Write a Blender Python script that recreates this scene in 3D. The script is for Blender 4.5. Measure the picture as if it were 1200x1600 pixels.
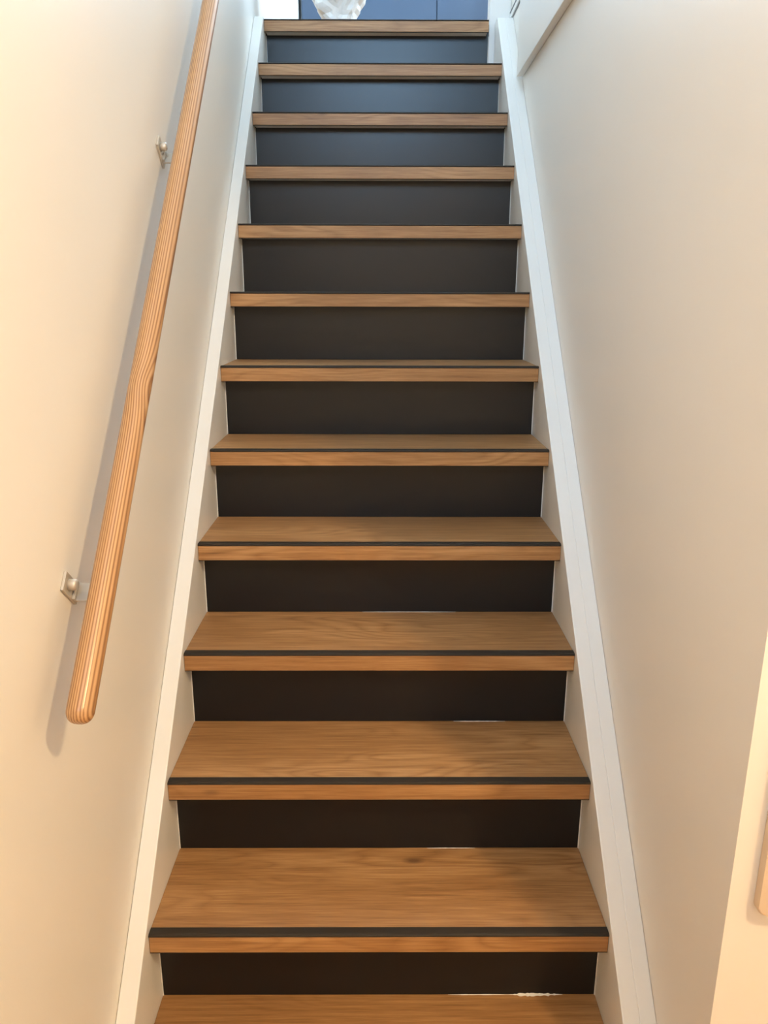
import bpy, bmesh, math, random
from mathutils import Vector, Matrix, noise

# ------------------------------------------------------------------ clear
for o in list(bpy.data.objects):
    bpy.data.objects.remove(o, do_unlink=True)
scene = bpy.context.scene
C = scene.collection

# ------------------------------------------------------------------ camera
EYE = 1.428                       # eye height above the hall floor
cam_d = bpy.data.cameras.new('camera')
cam_d.sensor_fit = 'VERTICAL'
cam_d.sensor_height = 36.0
cam_d.lens = 36.0 * 1209.46 / 1600.0
cam_d.clip_start = 0.02
cam = bpy.data.objects.new('camera', cam_d)
C.objects.link(cam)
right = Vector((0.99998871, -0.00431296, 0.00199254))
down = Vector((0.00076184, -0.26839834, -0.96330771))
fwd = Vector((0.0046895, 0.96329836, -0.26839203))
m3 = Matrix((right, -down, -fwd)).transposed()
cam.matrix_world = Matrix.Translation((0, 0, EYE)) @ m3.to_4x4()
scene.camera = cam

# ------------------------------------------------------------------ world (daylight outside the windows)
w = bpy.data.worlds.new('daylight')
scene.world = w
w.use_nodes = True
bg = w.node_tree.nodes['Background']
bg.inputs['Color'].default_value = (0.50, 0.72, 1.0, 1)
bg.inputs['Strength'].default_value = 2.5


def area(name, loc, aim, sx, sy, energy, col):
    d = bpy.data.lights.new(name, 'AREA')
    d.shape = 'RECTANGLE'
    d.size, d.size_y = sx, sy
    d.energy = energy
    d.color = col
    o = bpy.data.objects.new(name, d)
    C.objects.link(o)
    o.location = loc
    o.rotation_euler = (Vector(aim) - Vector(loc)).to_track_quat('-Z', 'Z').to_euler()
    return o


DAY = (0.60, 0.81, 1.0)
# daylight entering through the landing window (on the right, upstairs) plus fill from two added windows
E_LAND, E_WELL_FILL, E_BACK_FILL = 160.0, 95.0, 110.0
area('landing_window_daylight', (1.62, 3.45, EYE + 2.0), (0, 3.2, EYE + 1.4), 0.75, 1.3, E_LAND, DAY)
area('added_stairwell_light', (0.01, -1.86, EYE + 2.14), (0.01, 3.0, EYE + 2.14), 0.74, 1.44, E_WELL_FILL, (0.40, 0.68, 1.0))  # added light behind the viewer, gives the upper risers their blue
area('added_back_light', (0.02, 4.06, EYE + 2.10), (0.02, 1.0, EYE + 2.10), 0.70, 1.15, E_BACK_FILL, DAY)  # added light, brightens upper walls without hitting the stringer tops

vs = scene.view_settings
vs.view_transform = 'Standard'
vs.look = 'None'
vs.exposure = 0.0
vs.gamma = 1.0
vs.use_curve_mapping = False
LAMP = (1.0, -0.15, EYE + 1.17)
LAMP_WATTS = 93.0

# ------------------------------------------------------------------ measurements (metres; heights relative to the eye)
XL, XR = -0.4016, 0.3984          # stringer faces
WL, WR = -0.4336, 0.4540          # wall faces
Y0, Z0 = 1.0957, -1.0679          # nosing line of the second step in view
GO, RISE = 0.1745, 0.18
OVER = 0.045                      # nosing overhang
CORNER_Y = 0.8345
SLOPE = RISE / GO
JIT = {0: .0021, 1: .0033, 2: .0004, 3: .0009, 4: .0017, 5: -.0038, 6: -.0037, 7: -.0033, 8: .0008, 9: .002, 10: .0014, 11: -.0007, 12: 0}
LAND_Y = Y0 + 11 * GO             # landing nosing
LAND_Z = EYE + Z0 + 11 * RISE + 0.004


def step_y(n):
    return Y0 + (11 - n) * GO


def step_z(n):
    return EYE + Z0 + (11 - n) * RISE + JIT[n] + 0.002


# ------------------------------------------------------------------ materials
def mat(name):
    m = bpy.data.materials.new(name)
    m.use_nodes = True
    nt = m.node_tree
    return m, nt, nt.nodes['Principled BSDF']


def N(nt, t, **kw):
    n = nt.nodes.new(t)
    for k, v in kw.items():
        if k in ('operation', 'noise_dimensions', 'blend_type', 'data_type', 'feature', 'wave_type', 'bands_direction', 'vector_type'):
            setattr(n, k, v)
        else:
            n.inputs[k].default_value = v
    return n


def L(nt, a, b):
    nt.links.new(a, b)


def ramp(nt, stops):
    r = nt.nodes.new('ShaderNodeValToRGB')
    e = r.color_ramp.elements
    while len(e) < len(stops):
        e.new(0.5)
    for el, (p, c) in zip(e, stops):
        el.position = p
        el.color = (*c, 1) if len(c) == 3 else c
    return r


def paint(name, col, rough=0.5, bump=0.05, scale=60.0, spec=0.5, var=0.03, bdist=0.002):
    m, nt, b = mat(name)
    geo = N(nt, 'ShaderNodeNewGeometry')
    n1 = N(nt, 'ShaderNodeTexNoise', Scale=scale, Detail=4.0)
    L(nt, geo.outputs['Position'], n1.inputs['Vector'])
    n2 = N(nt, 'ShaderNodeTexNoise', Scale=2.2, Detail=3.0)
    L(nt, geo.outputs['Position'], n2.inputs['Vector'])
    lo = tuple(c * (1 - var) for c in col)
    hi = tuple(min(1, c * (1 + var)) for c in col)
    r = ramp(nt, [(0.3, lo), (0.7, hi)])
    L(nt, n2.outputs['Fac'], r.inputs['Fac'])
    L(nt, r.outputs['Color'], b.inputs['Base Color'])
    b.inputs['Roughness'].default_value = rough
    b.inputs['Specular IOR Level'].default_value = spec
    bp = N(nt, 'ShaderNodeBump', Strength=bump, Distance=bdist)
    L(nt, n1.outputs['Fac'], bp.inputs['Height'])
    L(nt, bp.outputs['Normal'], b.inputs['Normal'])
    return m


def wood_laminate(name):
    """oak-look vinyl planks, grain along x"""
    m, nt, b = mat(name)
    tc = N(nt, 'ShaderNodeTexCoord')
    oi = N(nt, 'ShaderNodeObjectInfo')
    off = N(nt, 'ShaderNodeVectorMath', operation='MULTIPLY')
    cmb = N(nt, 'ShaderNodeCombineXYZ')
    for k in range(3):
        L(nt, oi.outputs['Random'], cmb.inputs[k])
    L(nt, cmb.outputs[0], off.inputs[0])
    off.inputs[1].default_value = (37.0, 23.0, 51.0)
    add = N(nt, 'ShaderNodeVectorMath', operation='ADD')
    L(nt, tc.outputs['Object'], add.inputs[0])
    L(nt, off.outputs[0], add.inputs[1])

    def stretched(sx, sy, sz, **kw):
        mp = N(nt, 'ShaderNodeVectorMath', operation='MULTIPLY')
        L(nt, add.outputs[0], mp.inputs[0])
        mp.inputs[1].default_value = (sx, sy, sz)
        n = N(nt, 'ShaderNodeTexNoise', **kw)
        L(nt, mp.outputs[0], n.inputs['Vector'])
        return n
    figure = stretched(1.9, 9.5, 9.5, Scale=1.0, Detail=2.0, Roughness=0.4, Distortion=0.25)
    k = N(nt, 'ShaderNodeMath', operation='MULTIPLY')
    L(nt, figure.outputs['Fac'], k.inputs[0])
    k.inputs[1].default_value = 105.0
    s = N(nt, 'ShaderNodeMath', operation='SINE')
    L(nt, k.outputs[0], s.inputs[0])
    s01 = N(nt, 'ShaderNodeMapRange')
    L(nt, s.outputs[0], s01.inputs['Value'])
    s01.inputs['From Min'].default_value = -1
    fine = stretched(11.0, 430.0, 430.0, Scale=1.0, Detail=4.0, Roughness=0.7)
    mid = stretched(5.0, 130.0, 130.0, Scale=1.0, Detail=4.0, Roughness=0.6)
    patch = stretched(1.3, 3.5, 3.5, Scale=1.0, Detail=2.0)
    where = stretched(1.6, 5.0, 5.0, Scale=1.3, Detail=1.0)
    wr = N(nt, 'ShaderNodeMapRange')
    L(nt, where.outputs['Fac'], wr.inputs['Value'])
    wr.inputs['From Min'].default_value = 0.44
    wr.inputs['From Max'].default_value = 0.62
    wr.inputs['To Min'].default_value = 0.02
    wr.inputs['To Max'].default_value = 0.19

    def madd(a, fac, c):
        q = N(nt, 'ShaderNodeMath', operation='MULTIPLY_ADD')
        L(nt, a, q.inputs[0])
        if isinstance(fac, float):
            q.inputs[1].default_value = fac
        else:
            L(nt, fac, q.inputs[1])
        if isinstance(c, float):
            q.inputs[2].default_value = c
        else:
            L(nt, c, q.inputs[2])
        return q.outputs[0]
    sp_ = N(nt, 'ShaderNodeMath', operation='POWER')
    L(nt, s01.outputs['Result'], sp_.inputs[0])
    sp_.inputs[1].default_value = 0.45
    v = madd(sp_.outputs[0], wr.outputs['Result'], -0.08)
    v = madd(fine.outputs['Fac'], 0.66, v)
    v = madd(mid.outputs['Fac'], 0.55, v)
    v = madd(patch.outputs['Fac'], 0.22, v)
    v = madd(oi.outputs['Random'], 0.05, v)
    r = ramp(nt, [(0.40, (0.170, 0.073, 0.022)), (0.60, (0.305, 0.146, 0.050)),
                  (0.74, (0.385, 0.196, 0.073)), (0.94, (0.520, 0.290, 0.122))])
    L(nt, v, r.inputs['Fac'])
    # small dark knots
    mpk = N(nt, 'ShaderNodeVectorMath', operation='MULTIPLY')
    L(nt, add.outputs[0], mpk.inputs[0])
    mpk.inputs[1].default_value = (3.2, 7.5, 7.5)
    vo = N(nt, 'ShaderNodeTexVoronoi', Scale=1.0)
    L(nt, mpk.outputs[0], vo.inputs['Vector'])
    kr = ramp(nt, [(0.03, (1, 1, 1)), (0.085, (0, 0, 0))])
    L(nt, vo.outputs['Distance'], kr.inputs['Fac'])
    mx = N(nt, 'ShaderNodeMix', data_type='RGBA')
    L(nt, kr.outputs['Color'], mx.inputs['Factor'])
    L(nt, r.outputs['Color'], mx.inputs['A'])
    mx.inputs['B'].default_value = (0.16, 0.075, 0.030, 1)
    L(nt, mx.outputs['Result'], b.inputs['Base Color'])
    b.inputs['Roughness'].default_value = 0.44
    b.inputs['Specular IOR Level'].default_value = 0.5
    bp = N(nt, 'ShaderNodeBump', Strength=0.12, Distance=0.001)
    L(nt, v, bp.inputs['Height'])
    L(nt, bp.outputs['Normal'], b.inputs['Normal'])
    return m


def rail_pine(name):
    """clear-varnished pine with tight straight stripes along local z and one wandering of the grain round a knot"""
    m, nt, b = mat(name)
    tc = N(nt, 'ShaderNodeTexCoord')
    sp = N(nt, 'ShaderNodeSeparateXYZ')
    L(nt, tc.outputs['Object'], sp.inputs[0])

    def mth(op, a, c, d=None):
        q = N(nt, 'ShaderNodeMath', operation=op)
        for i, x in enumerate((a, c, d)):
            if x is None:
                continue
            if isinstance(x, (int, float)):
                q.inputs[i].default_value = x
            else:
                L(nt, x, q.inputs[i])
        return q.outputs[0]
    t = mth('DIVIDE', mth('SUBTRACT', sp.outputs['Z'], 0.50), 0.045)
    bell = mth('DIVIDE', 1.0, mth('ADD', 1.0, mth('MULTIPLY', t, t)))
    x = mth('MULTIPLY_ADD', bell, 0.0075, sp.outputs['X'])
    cv = N(nt, 'ShaderNodeCombineXYZ')
    L(nt, mth('MULTIPLY', x, 75.0), cv.inputs[0])
    L(nt, mth('MULTIPLY', sp.outputs['Y'], 9.0), cv.inputs[1])
    L(nt, mth('MULTIPLY', sp.outputs['Z'], 0.75), cv.inputs[2])
    n = N(nt, 'ShaderNodeTexNoise', Scale=1.0, Detail=1.5)
    L(nt, cv.outputs[0], n.inputs['Vector'])
    ph = mth('ADD', mth('MULTIPLY', x, 1650.0), mth('MULTIPLY', n.outputs['Fac'], 9.0))
    s = mth('MULTIPLY_ADD', mth('SINE', ph, 0.0), 0.5, 0.5)
    s = mth('POWER', s, 1.4)
    cv2 = N(nt, 'ShaderNodeCombineXYZ')
    L(nt, mth('MULTIPLY', x, 420.0), cv2.inputs[0])
    L(nt, mth('MULTIPLY', sp.outputs['Y'], 420.0), cv2.inputs[1])
    L(nt, mth('MULTIPLY', sp.outputs['Z'], 5.0), cv2.inputs[2])
    n2 = N(nt, 'ShaderNodeTexNoise', Scale=1.0, Detail=2.0)
    L(nt, cv2.outputs[0], n2.inputs['Vector'])
    v = mth('ADD', mth('MULTIPLY', s, 0.62), mth('MULTIPLY', n2.outputs['Fac'], 0.45))
    r = ramp(nt, [(0.12, (0.60, 0.36, 0.175)), (0.5, (0.47, 0.255, 0.110)), (0.85, (0.27, 0.125, 0.048))])
    L(nt, v, r.inputs['Fac'])
    L(nt, r.outputs['Color'], b.inputs['Base Color'])
    b.inputs['Roughness'].default_value = 0.36
    b.inputs['Coat Weight'].default_value = 0.18
    b.inputs['Coat Roughness'].default_value = 0.18
    bp = N(nt, 'ShaderNodeBump', Strength=0.05, Distance=0.001)
    L(nt, v, bp.inputs['Height'])
    L(nt, bp.outputs['Normal'], b.inputs['Normal'])
    return m


M_WALL = paint('wall_paint', (0.845, 0.815, 0.762), rough=0.38, bump=0.06, scale=45, spec=0.35, var=0.012)
M_TRIM = paint('gloss_trim_paint', (0.83, 0.82, 0.79), rough=0.3, bump=0.05, scale=90, var=0.015)
M_CEIL = paint('ceiling_paint', (0.84, 0.84, 0.82), rough=0.8, bump=0.05)
M_RISER = paint('riser_charcoal', (0.0085, 0.0078, 0.0080), rough=0.30, bump=0.08, scale=300, spec=0.38, var=0.06, bdist=0.0008)
M_STRIP = paint('black_nosing_strip', (0.032, 0.024, 0.017), rough=0.55, bump=0.05, scale=200, spec=0.15, var=0.05)
M_SOFFIT = paint('grey_white_primer', (0.84, 0.84, 0.84), rough=0.4, var=0.05)
M_CAULK = paint('white_caulk', (0.80, 0.79, 0.76), rough=0.6)
M_NAVY = paint('navy_lacquer', (0.045, 0.075, 0.135), rough=0.35, bump=0.03, var=0.05)
M_BAG = paint('white_crumpled_film', (0.86, 0.87, 0.86), rough=0.3, bump=0.25, scale=40, var=0.03)
M_METAL = paint('satin_nickel', (0.60, 0.54, 0.45), rough=0.48, bump=0.02)
M_METAL.node_tree.nodes['Principled BSDF'].inputs['Metallic'].default_value = 0.5
M_GREY = paint('gap_shade_grey', (0.22, 0.23, 0.25), rough=0.4)  # dark grey standing for shade in the gaps along the trim
M_PANEL = paint('pale_beech', (0.72, 0.58, 0.44), rough=0.45, bump=0.05, scale=80, var=0.06)
M_WOOD = wood_laminate('oak_look_plank')
M_PINE = rail_pine('varnished_pine')
M_LAMPBODY = paint('white_lamp_body', (0.85, 0.84, 0.82), rough=0.5)
m, nt, b = mat('lamp_diffuser')
b.inputs['Base Color'].default_value = (0.9, 0.85, 0.75, 1)
b.inputs['Emission Color'].default_value = (1.0, 0.72, 0.42, 1)
b.inputs['Emission Strength'].default_value = 6.0
M_DIFF = m
m, nt, b = mat('window_glass')
tr = N(nt, 'ShaderNodeBsdfTransparent')
gl = N(nt, 'ShaderNodeBsdfGlossy', Roughness=0.02)
fr = N(nt, 'ShaderNodeFresnel', IOR=1.45)
mixs = N(nt, 'ShaderNodeMixShader')
L(nt, fr.outputs[0], mixs.inputs[0])
L(nt, tr.outputs[0], mixs.inputs[1])
L(nt, gl.outputs[0], mixs.inputs[2])
L(nt, mixs.outputs[0], nt.nodes['Material Output'].inputs['Surface'])
M_GLASS = m


# ------------------------------------------------------------------ mesh helpers
def link(name, bm, material, parent=None, smooth=False, loc=None):
    me = bpy.data.meshes.new(name)
    bmesh.ops.recalc_face_normals(bm, faces=bm.faces)
    bm.to_mesh(me)
    bm.free()
    if smooth:
        for p in me.polygons:
            p.use_smooth = True
    me.materials.append(material)
    o = bpy.data.objects.new(name, me)
    C.objects.link(o)
    if parent:
        o.parent = parent
    if loc is not None:
        o.location = loc
    return o


def box(bm, x0, x1, y0, y1, z0, z1, bevel=0.0, seg=2):
    r = bmesh.ops.create_cube(bm, size=1.0)
    vsx = r['verts']
    for v in vsx:
        v.co = Vector(((x0 + x1) / 2 + v.co.x * (x1 - x0), (y0 + y1) / 2 + v.co.y * (y1 - y0), (z0 + z1) / 2 + v.co.z * (z1 - z0)))
    if bevel:
        es = list({e for v in vsx for e in v.link_edges})
        bmesh.ops.bevel(bm, geom=es, offset=bevel, segments=seg, affect='EDGES', profile=0.6)


def boxobj(name, dims, material, parent=None, bevel=0.0, seg=2, smooth=False):
    """a box whose origin sits at its centre"""
    x0, x1, y0, y1, z0, z1 = dims
    c = Vector(((x0 + x1) / 2, (y0 + y1) / 2, (z0 + z1) / 2))
    bm = bmesh.new()
    box(bm, x0 - c.x, x1 - c.x, y0 - c.y, y1 - c.y, z0 - c.z, z1 - c.z, bevel, seg)
    o = link(name, bm, material, parent, smooth)
    o.location = c - (parent_loc(parent) if parent else Vector((0, 0, 0)))
    return o


def parent_loc(p):
    v = Vector((0, 0, 0))
    while p:
        v += p.location
        p = p.parent
    return v


def prism_yz(bm, pts, x0, x1, bevel=0.0):
    a = [bm.verts.new((x0, y, z)) for y, z in pts]
    c = [bm.verts.new((x1, y, z)) for y, z in pts]
    n = len(pts)
    bm.faces.new(a)
    bm.faces.new(c[::-1])
    for i in range(n):
        bm.faces.new((a[i], a[(i + 1) % n], c[(i + 1) % n], c[i]))
    if bevel:
        bmesh.ops.bevel(bm, geom=list(bm.edges), offset=bevel, segments=2, affect='EDGES', profile=0.6)


def empty(name, loc=(0, 0, 0)):
    o = bpy.data.objects.new(name, None)
    o.empty_display_size = 0.1
    C.objects.link(o)
    o.location = loc
    return o


def tag(o, label, cat, group=None):
    o['label'] = label
    o['category'] = cat
    if group:
        o['group'] = group
    return o


def struct(o, label=None):
    o['kind'] = 'structure'
    if label:
        o['label'] = label
    return o


# ------------------------------------------------------------------ the setting
TOP = EYE + 3.0                   # upstairs ceiling
HALL = EYE + 1.20                 # hall ceiling
BACK_Y = 3.80                     # back of the landing
HX, HY = 2.2, -1.7                # hall extents
struct(boxobj('floor', (WL - 0.1, HX + 0.1, HY - 0.1, CORNER_Y + 0.3, -0.1, 0.0), M_WOOD), 'oak-look hall floor at the foot of the stairs')
struct(boxobj('wall_left', (WL - 0.12, WL, HY, BACK_Y + 0.2, 0.0, TOP), M_WALL), 'smooth off-white plaster wall behind the wooden handrail')
struct(boxobj('wall_right', (WR, WR + 0.12, CORNER_Y + 0.12, LAND_Y + 0.105, 0.0, TOP), M_WALL), 'smooth off-white plaster wall without a handrail')
struct(boxobj('wall_front', (WR, HX, CORNER_Y, CORNER_Y + 0.12, 0.0, HALL), M_WALL), 'brightly lit wall turning away at the right-hand corner')
# upper part of the right wall that stands a little proud of the wall below it
struct(boxobj('wall_upper', (WR - 0.021, WR - 0.0005, CORNER_Y + 0.14, 2.745, EYE + 0.675, TOP), M_WALL, bevel=0.002), 'upper band of right wall standing slightly proud above a shadow line')
# wall behind the viewer: full height over the stair line, with a high window added for blue sheen on the upper risers
WZ0, WZ1, WX0, WX1 = EYE + 1.42, EYE + 2.86, -0.36, 0.38
bm = bmesh.new()
ya, yb = HY - 0.12, HY
box(bm, WL, WX0, ya, yb, 0.0, TOP)
box(bm, WX1, WR, ya, yb, 0.0, TOP)
box(bm, WX0, WX1, ya, yb, 0.0, WZ0)
box(bm, WX0, WX1, ya, yb, WZ1, TOP)
box(bm, WR, HX, ya, yb, 0.0, HALL)
struct(link('wall_rear', bm, M_WALL), 'hall wall behind the viewer with an added high window')
struct(boxobj('wall_side', (HX, HX + 0.12, HY, CORNER_Y + 0.12, 0.0, HALL), M_WALL), 'hall wall far to the right')
struct(boxobj('ceiling', (WR + 0.12, HX, HY, CORNER_Y, HALL, HALL + 0.08), M_CEIL), 'white hall ceiling')
struct(boxobj('ceiling_upper', (WL - 0.12, 1.6, HY - 0.12, BACK_Y + 0.2, TOP, TOP + 0.1), M_CEIL), 'white ceiling above the stairwell')
struct(boxobj('wall_gallery', (WR, WR + 0.12, HY, CORNER_Y + 0.12, HALL, TOP), M_WALL), 'wall above the hall ceiling beside the stairwell')
win = struct(empty('added_window_1', (0, HY - 0.06, WZ0)), 'added tall high window behind the viewer, source of blue fill light')


def window_parts(win, x0, x1, z0, z1, axis):
    """frame of four bars and a mullion, two panes; axis 'x' or 'y' is the direction the window runs along"""
    base = parent_loc(win)

    def bar(name, a0, a1, c0, c1, t, material):
        if axis == 'x':
            return boxobj(name, (a0, a1, base.y - t, base.y + t, c0, c1), material, win)
        return boxobj(name, (base.x - t, base.x + t, a0, a1, c0, c1), material, win)
    f = 0.035
    bar('window_frame', x0, x0 + f, z0, z1, 0.025, M_TRIM)
    bar('window_frame', x1 - f, x1, z0, z1, 0.025, M_TRIM)
    bar('window_frame', x0 + f, x1 - f, z0, z0 + f, 0.025, M_TRIM)
    bar('window_frame', x0 + f, x1 - f, z1 - f, z1, 0.025, M_TRIM)
    mid = (x0 + x1) / 2
    bar('mullion', mid - 0.015, mid + 0.015, z0 + f, z1 - f, 0.02, M_TRIM)
    bar('pane', x0 + f, mid - 0.015, z0 + f, z1 - f, 0.002, M_GLASS)
    bar('pane', mid + 0.015, x1 - f, z0 + f, z1 - f, 0.002, M_GLASS)


window_parts(win, WX0, WX1, WZ0, WZ1, 'x')

# landing upstairs: floor, a white pier beside the top step, wall with a window to the right, white wall at the back left
LX = 1.45
struct(boxobj('floor_landing', (WL, LX, LAND_Y + 0.05, BACK_Y + 0.2, LAND_Z - 0.16, LAND_Z), M_WOOD), 'upstairs landing floor')
struct(boxobj('wall_pier', (0.3790, WR, LAND_Y + OVER, LAND_Y + 0.105, LAND_Z - RISE, TOP), M_TRIM, bevel=0.002), 'narrow white pier beside the top step')
struct(boxobj('wall_landing', (WR + 0.12, LX, LAND_Y + 0.0, LAND_Y + 0.105, LAND_Z - 0.16, TOP), M_WALL), 'landing wall hidden behind the pier')
struct(boxobj('wall_back', (WL, -0.355, BACK_Y - 0.03, BACK_Y + 0.2, LAND_Z, TOP), M_WALL), 'bright white wall at the back of the landing')
BZ0, BZ1, BX0, BX1 = EYE + 1.50, EYE + 2.68, -0.33, 0.37      # window added above the cupboard to brighten the upper side walls
bm = bmesh.new()
box(bm, -0.355, BX0, BACK_Y + 0.12, BACK_Y + 0.2, LAND_Z, TOP)
box(bm, BX1, LX + 0.1, BACK_Y + 0.12, BACK_Y + 0.2, LAND_Z, TOP)
box(bm, BX0, BX1, BACK_Y + 0.12, BACK_Y + 0.2, LAND_Z, BZ0)
box(bm, BX0, BX1, BACK_Y + 0.12, BACK_Y + 0.2, BZ1, TOP)
struct(link('wall_end', bm, M_WALL), 'landing wall behind the navy cupboard')
win3 = struct(empty('added_window_3', (0, BACK_Y + 0.16, BZ0)), 'added landing window above the navy cupboard, source of fill light')
window_parts(win3, BX0, BX1, BZ0, BZ1, 'x')
LZ0, LZ1, LY0, LY1 = EYE + 1.3, EYE + 2.7, LAND_Y + 0.13, BACK_Y - 0.05
bm = bmesh.new()
box(bm, LX, LX + 0.1, LAND_Y, LY0, LAND_Z - 0.16, TOP)
box(bm, LX, LX + 0.1, LY1, BACK_Y + 0.12, LAND_Z - 0.16, TOP)
box(bm, LX, LX + 0.1, LY0, LY1, LAND_Z - 0.16, LZ0)
box(bm, LX, LX + 0.1, LY0, LY1, LZ1, TOP)
struct(link('wall_window', bm, M_WALL), 'landing wall with the daylight window')
win2 = struct(empty('window_2', (LX + 0.05, 0, LZ0)), 'landing window on the right')
window_parts(win2, LY0, LY1, LZ0, LZ1, 'y')
# thin edge trim on the right wall at landing height, its shadow gaps drawn as grey strips
t1 = struct(boxobj('trim_1', (WR - 0.006, WR - 0.0005, 2.80, LAND_Y + OVER - 0.001, EYE + 0.925, EYE + 0.943), M_TRIM, bevel=0.0015), 'thin white edge trim on right wall at landing height')
boxobj('gap_shade', (WR - 0.008, WR - 0.0055, 2.80, LAND_Y + OVER - 0.02, EYE + 0.943, EYE + 0.946), M_GREY, t1)
boxobj('gap_shade', (WR - 0.0025, WR - 0.0006, 2.80, LAND_Y + OVER - 0.004, EYE + 0.922, EYE + 0.9245), M_GREY, t1)

# ------------------------------------------------------------------ the staircase
stairs = tag(empty('staircase', (0, Y0 - GO, 0)), 'steep straight staircase with oak-look treads, black nosing strips and charcoal risers', 'staircase')
OFF = Vector((0, -(Y0 - GO), 0))
GAP = 0.0006
ST = 0.0035                       # height of the black strip's front
FACE = 0.0335                     # height of the wooden nosing board
rnd = random.Random(4)


def tread(n):
    y, z = step_y(n), step_z(n)
    xr = 0.3726 if n == 0 else XR
    x0, x1 = XL + GAP, xr - GAP
    yb = step_y(n - 1) + OVER if n > 0 else LAND_Y + 0.05
    c = Vector(((x0 + x1) / 2, y, z))
    # plank with its top surface at z
    bm = bmesh.new()
    box(bm, x0 - c.x, x1 - c.x, 0.016, yb - y + (0.012 if n else -0.0005), -0.012, 0.0)
    t = link('tread', bm, M_WOOD, stairs)
    t.location = c + OFF
    # black strip: a low bar with a rounded front along the edge
    bm = bmesh.new()
    prof = [(0.0165, -0.010), (0.0165, 0.0012), (0.0040, 0.0012), (0.0012, 0.0006), (-0.0010, -0.0010), (-0.0014, -ST + 0.0006), (-0.0008, -ST), (0.006, -ST), (0.006, -0.010)]
    prism_yz(bm, prof, x0 - c.x, x1 - c.x)
    link('nosing_strip', bm, M_STRIP, t)
    # nosing board: wooden face with a thin rebate at the foot
    bm = bmesh.new()
    box(bm, x0 - c.x, x1 - c.x, 0.0, 0.0058, -ST - FACE, -ST - 0.0006, 0.0006, 1)
    link('nosing_board', bm, M_WOOD, t).location = (0.0, 0.0, 0.0)
    bm = bmesh.new()
    box(bm, x0 - c.x, x1 - c.x, 0.0004, 0.0045, -ST - FACE - 0.0016, -ST - FACE - 0.0001)
    link('lower_edge', bm, M_STRIP, t)
    # primed packing under the overhang
    bm = bmesh.new()
    box(bm, x0 - c.x + 0.004, x1 - c.x - 0.004, 0.0059, OVER - 0.0005, -ST - FACE, -0.0125)
    link('soffit', bm, M_SOFFIT, t)


def riser(n):
    y, z = step_y(n) + OVER, step_z(n)
    xr = 0.3785 if n == 0 else XR
    x0, x1 = XL + GAP, xr - GAP
    zb = step_z(n + 1) if n < 12 else 0.0
    zt = z - 0.0125
    c = Vector(((x0 + x1) / 2, y, zb))
    bm = bmesh.new()
    box(bm, x0 - c.x, x1 - c.x, 0.0, 0.012, 0.0004, zt - zb, 0.0006, 1)
    r = link('riser', bm, M_RISER, stairs)
    r.location = c + OFF
    # thin caulk line up each side where the riser meets the stringer
    for s in (-1, 1):
        xe = (x0 if s < 0 else x1) - c.x
        bm = bmesh.new()
        box(bm, min(xe, xe - s * 0.0016), max(xe, xe - s * 0.0016), -0.0016, 0.0, 0.0006, zt - zb - ST - FACE + 0.011)
        link('caulk_line', bm, M_CAULK, r)
    # ragged bead of caulk squeezed out at the foot, near the right-hand end
    if n in (8, 9, 10, 11):
        spans = {11: [(0.66, 0.80, 1.0), (0.80, 0.925, 2.2)], 10: [(0.62, 0.74, 0.8)], 9: [(0.70, 0.84, 0.8)], 8: [(0.45, 0.72, 0.5)]}[n]
        for a, e, h in spans:
            bm = bmesh.new()
            cnt = 26
            prev = None
            for i in range(cnt + 1):
                x = x0 - c.x + (x1 - x0) * (a + (e - a) * i / cnt)
                taper = min(1.0, 4.0 * min(i, cnt - i) / cnt)
                hh = 0.0004 + 0.0016 * h * taper * (0.25 + rnd.random() * (0.9 if h > 1.5 else 0.3))
                q = [bm.verts.new((x, 0.0, 0.0)), bm.verts.new((x, -hh, 0.0001)), bm.verts.new((x, -hh * 0.5, hh * 0.8)), bm.verts.new((x, 0.0, hh))]
                if prev:
                    for j in range(4):
                        bm.faces.new((prev[j], prev[(j + 1) % 4], q[(j + 1) % 4], q[j]))
                prev = q
            link('caulk_bead', bm, M_CAULK, r)


for n in range(12, -1, -1):
    tread(n)
for n in range(12, -1, -1):
    riser(n)

EDGE = 0.022                      # stringer top above the nosing line


def str_z(y, e=EDGE):
    return EYE + Z0 + (y - Y0) * SLOPE + e


def stringer(x0, x1, e, ytop, zcap, depth, bevel, name='stringer', parent=stairs, ystart=0.8365):
    yc = Y0 + (zcap - EYE - Z0 - e) / SLOPE      # where the sloping top meets the level cut
    pts = [(ystart, str_z(ystart, e)), (yc, zcap), (ytop, zcap), (ytop, str_z(ytop, e) - depth), (ystart + 0.25, max(0.001, str_z(ystart + 0.25, e) - depth)), (ystart, 0.001)]
    bm = bmesh.new()
    prism_yz(bm, [(y + OFF.y, z) for y, z in pts], x0, x1, bevel)
    return link(name, bm, M_TRIM, parent)


stringer(WL + 0.0004, XL, EDGE, LAND_Y + OVER - 0.002, LAND_Z + 0.004, 0.42, 0.0022)
sr = stringer(XR, XR + 0.0295, EDGE, LAND_Y + OVER - 0.002, LAND_Z + 0.002, 0.42, 0.0022)
stringer(XR + 0.0285, WR - 0.0004, EDGE + 0.0020, LAND_Y + OVER - 0.002, LAND_Z + 0.002, 0.30, 0.0012, name='cover_strip')

# unseen underside of the flight, added to block light leaking through the steps
bm = bmesh.new()
prism_yz(bm, [(0.98 + OFF.y, 0.001), (LAND_Y + 0.049 + OFF.y, LAND_Z - 0.26), (LAND_Y + 0.049 + OFF.y, LAND_Z - 0.30), (1.04 + OFF.y, 0.001)], XL + 0.001, XR - 0.001)
link('underside', bm, M_SOFFIT, stairs)

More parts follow.
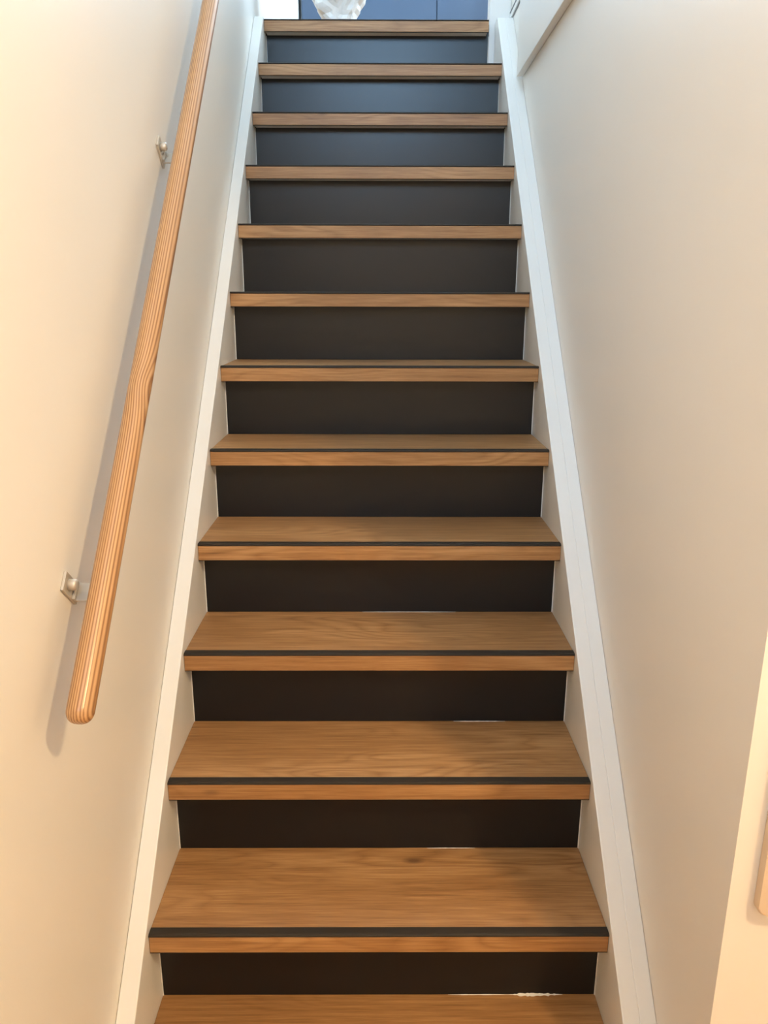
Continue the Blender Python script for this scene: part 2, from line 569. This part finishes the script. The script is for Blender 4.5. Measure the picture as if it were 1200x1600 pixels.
# ------------------------------------------------------------------ handrail on the left wall
RX = WL + 0.0580
RY, RZ = 0.8697, EYE - 0.5009
RS = 1.0440
d = Vector((0, 1, RS)).normalized()
up = Vector((0, -d.z, d.y))        # perpendicular to the rail, pointing up and back
rail_len = 2.35
hand = tag(empty('handrail', (RX, RY, RZ)), 'round varnished pine handrail with striped grain fixed to left wall', 'handrail')
R_ = 0.0175
bm = bmesh.new()
# lathe with a domed lower end, axis local z
prof = []
for i in range(9):
    a = math.pi / 2 * i / 8
    prof.append((-0.016 * math.cos(a) , R_ * (0.30 + 0.70 * math.sin(a)) if i else 0.0))
prof.insert(1, (-0.0158, R_ * 0.18))
for i in range(1, 25):
    prof.append((rail_len * i / 24, R_))
prof.append((rail_len, 0.0))
SEG = 40
rings = []
for z, r in prof:
    if r < 1e-6:
        rings.append([bm.verts.new((0, 0, z))])
    else:
        rings.append([bm.verts.new((r * math.cos(2 * math.pi * k / SEG), r * math.sin(2 * math.pi * k / SEG) * 1.0, z)) for k in range(SEG)])
for a, c in zip(rings, rings[1:]):
    for k in range(SEG):
        k2 = (k + 1) % SEG
        if len(a) == 1:
            bm.faces.new((a[0], c[k2], c[k]))
        elif len(c) == 1:
            bm.faces.new((a[k], a[k2], c[0]))
        else:
            bm.faces.new((a[k], a[k2], c[k2], c[k]))
rail = link('rail', bm, M_PINE, hand, smooth=True)
# local axes: x stays world x, z runs along the rail
rot = Matrix((Vector((1, 0, 0)), -up.cross(Vector((0, 0, 0))) if False else d.cross(Vector((1, 0, 0))), d)).transposed()
rail.rotation_euler = rot.to_euler()


def bracket(py, pz):
    """angle bracket: wall plate, domed bolt, flat arm reaching under the rail"""
    # frame: e1 along the rail, e2 perpendicular to it (down and forward), x out of the wall
    e1, e2 = d, -up
    base = Vector((WL, py, pz))

    def place(bm):
        for v in bm.verts:
            x, a, c = v.co
            v.co = base + Vector((x, 0, 0)) + e1 * a + e2 * c - Vector(hand.location)
    bm = bmesh.new()
    box(bm, 0.0004, 0.0044, -0.014, 0.014, -0.027, 0.027, 0.0008, 2)
    place(bm)
    br = link('bracket', bm, M_METAL, hand)
    br['label'] = 'satin metal angle bracket'
    # bolt: short dome
    bm = bmesh.new()
    ring = []
    for x, r in ((0.0045, 0.0080), (0.0130, 0.0080), (0.0155, 0.0070), (0.0168, 0.0045)):
        ring.append([bm.verts.new((x, r * math.cos(2 * math.pi * k / 20), -0.012 + r * math.sin(2 * math.pi * k / 20))) for k in range(20)])
    for a, c in zip(ring, ring[1:]):
        for k in range(20):
            bm.faces.new((a[k], a[(k + 1) % 20], c[(k + 1) % 20], c[k]))
    bm.faces.new(ring[0][::-1])
    bm.faces.new(ring[-1])
    place(bm)
    link('bolt', bm, M_METAL, br, smooth=True)
    # arm with its bend against the plate, and a saddle that carries the rail
    bm = bmesh.new()
    box(bm, 0.0045, 0.056, -0.0135, 0.0135, 0.0120, 0.0160, 0.0008, 2)
    box(bm, 0.0045, 0.0085, -0.0135, 0.0135, 0.0060, 0.0118, 0.0006, 2)
    place(bm)
    link('arm', bm, M_METAL, br)
    # distance from this plate centre to the rail's underside
    rel = base - Vector(hand.location)
    dist = rel.dot(e2)
    top = R_ * 0.96 - dist
    bm = bmesh.new()
    box(bm, 0.049, 0.0555, -0.008, 0.008, top, 0.0119, 0.0008, 2)
    place(bm)
    link('saddle', bm, M_METAL, br)


bracket(1.011, EYE - 0.392)
bracket(1.657, EYE + 0.272)

# ------------------------------------------------------------------ rounded board on the lit wall at the right edge of the picture
def rounded_plate(name, x0, x1, z0, z1, y0, y1, rad, material, parent, bev):
    pts = []
    for cx, cz, a0 in ((x1 - rad, z1 - rad, 0), (x0 + rad, z1 - rad, 90), (x0 + rad, z0 + rad, 180), (x1 - rad, z0 + rad, 270)):
        for i in range(7):
            a = math.radians(a0 + 15 * i)
            pts.append((cx + rad * math.cos(a), cz + rad * math.sin(a)))
    bm = bmesh.new()
    f = [bm.verts.new((x, y0, z)) for x, z in pts]
    k = [bm.verts.new((x, y1, z)) for x, z in pts]
    bm.faces.new(f)
    bm.faces.new(k[::-1])
    n = len(pts)
    for i in range(n):
        bm.faces.new((f[i], k[i], k[(i + 1) % n], f[(i + 1) % n]))
    if bev:
        es = [e for e in bm.edges if all(abs(v.co.y - y0) < 1e-6 for v in e.verts)]
        bmesh.ops.bevel(bm, geom=es, offset=bev, segments=3, affect='EDGES', profile=0.5)
    return link(name, bm, material, parent, smooth=False)


pan = tag(empty('wall_board', (0.585, CORNER_Y, EYE - 0.62)), 'pale rounded wooden board hung on lit wall, cut by right picture edge', 'board')
rounded_plate('backing', -0.098, 0.098, -0.150, 0.150, -0.0145, -0.0006, 0.012, M_PANEL, pan, 0.003)
rounded_plate('face_panel', -0.086, 0.086, -0.138, 0.138, -0.0165, -0.0147, 0.008, M_TRIM, pan, 0.0008)

# ------------------------------------------------------------------ navy cupboard at the back of the landing
cup = tag(empty('cupboard', (0.45, BACK_Y, LAND_Z)), 'low navy cupboard with flat doors at the back of the landing', 'cupboard')
CW0, CW1 = -0.343, LX - 0.01
boxobj('carcass', (CW0 + 0.004, CW1, BACK_Y + 0.021, BACK_Y + 0.115, LAND_Z + 0.001, LAND_Z + 0.52), M_NAVY, cup)
seams = [CW0, 0.242, 0.85, CW1]
for a, c in zip(seams, seams[1:]):
    dr = boxobj('door', (a + 0.0018, c - 0.0018, BACK_Y, BACK_Y + 0.020, LAND_Z + 0.004, LAND_Z + 0.52), M_NAVY, cup, bevel=0.0015)
    hx = c - 0.05
    boxobj('handle', (hx - 0.006, hx + 0.006, BACK_Y - 0.022, BACK_Y - 0.0002, LAND_Z + 0.38, LAND_Z + 0.48), M_METAL, dr, bevel=0.002)

# ------------------------------------------------------------------ crumpled white bag on the landing edge
bm = bmesh.new()
bmesh.ops.create_icosphere(bm, subdivisions=4, radius=1.0)
for v in bm.verts:
    p = v.co.copy()
    t = (p.z + 1) / 2
    # wider shoulders than foot, flat bottom
    wx = 0.066 + 0.034 * min(1.0, t * 2.4) - 0.055 * max(0.0, t - 0.55)
    wy = 0.050 + 0.020 * min(1.0, t * 2.0) - 0.035 * max(0.0, t - 0.55)
    sq = max(abs(p.x), abs(p.y), 1e-6)
    rr = math.hypot(p.x, p.y) or 1e-6
    k = 0.6 + 0.4 * (rr / sq) * 0.9
    hor = math.sqrt(max(0.0, 1 - p.z * p.z)) ** 0.42
    x = p.x / rr * hor * wx * k
    y = p.y / rr * hor * wy * k
    z = 0.26 * t
    nv = Vector((x, y, z))
    cell = noise.voronoi(Vector((x, y, z)) * 24.0)[0]
    f = (cell[1] - cell[0]) * 0.020 + noise.noise(Vector((x, y, z)) * 12.0) * 0.012
    nd = Vector((x, y, 0)).normalized() if (x or y) else Vector((0, 0, 1))
    nv += nd * f * min(1.0, t * 6 + 0.15)
    nv.z = max(0.0006, nv.z + noise.noise(Vector((x, y, z + 3)) * 14.0) * 0.012 * min(1, t * 5))
    v.co = nv
bag = link('plastic_bag', bm, M_BAG, loc=(-0.148, LAND_Y + 0.105, LAND_Z + 0.0002))
tag(bag, 'crumpled white plastic bag standing on the edge of the upstairs landing', 'bag')

# ------------------------------------------------------------------ hall ceiling lamp (above and to the right of the viewer)
lamp = tag(empty('ceiling_lamp', (LAMP[0], LAMP[1], HALL)), 'small round white ceiling lamp with warm light in the hall', 'lamp')
bm = bmesh.new()
bmesh.ops.create_cone(bm, cap_ends=True, segments=32, radius1=0.075, radius2=0.085, depth=0.014, matrix=Matrix.Translation((0, 0, -0.0075)))
link('lamp_body', bm, M_LAMPBODY, lamp, smooth=False)
bm = bmesh.new()
bmesh.ops.create_cone(bm, cap_ends=True, segments=32, radius1=0.052, radius2=0.060, depth=0.006, matrix=Matrix.Translation((0, 0, -0.0178)))
link('diffuser', bm, M_DIFF, lamp)
ld = bpy.data.lights.new('ceiling_lamp_light', 'POINT')
ld.energy = LAMP_WATTS
ld.color = (1.0, 0.72, 0.40)
ld.shadow_soft_size = 0.05
lo = bpy.data.objects.new('ceiling_lamp_light', ld)
C.objects.link(lo)
lo.location = (LAMP[0], LAMP[1], HALL - 0.085)
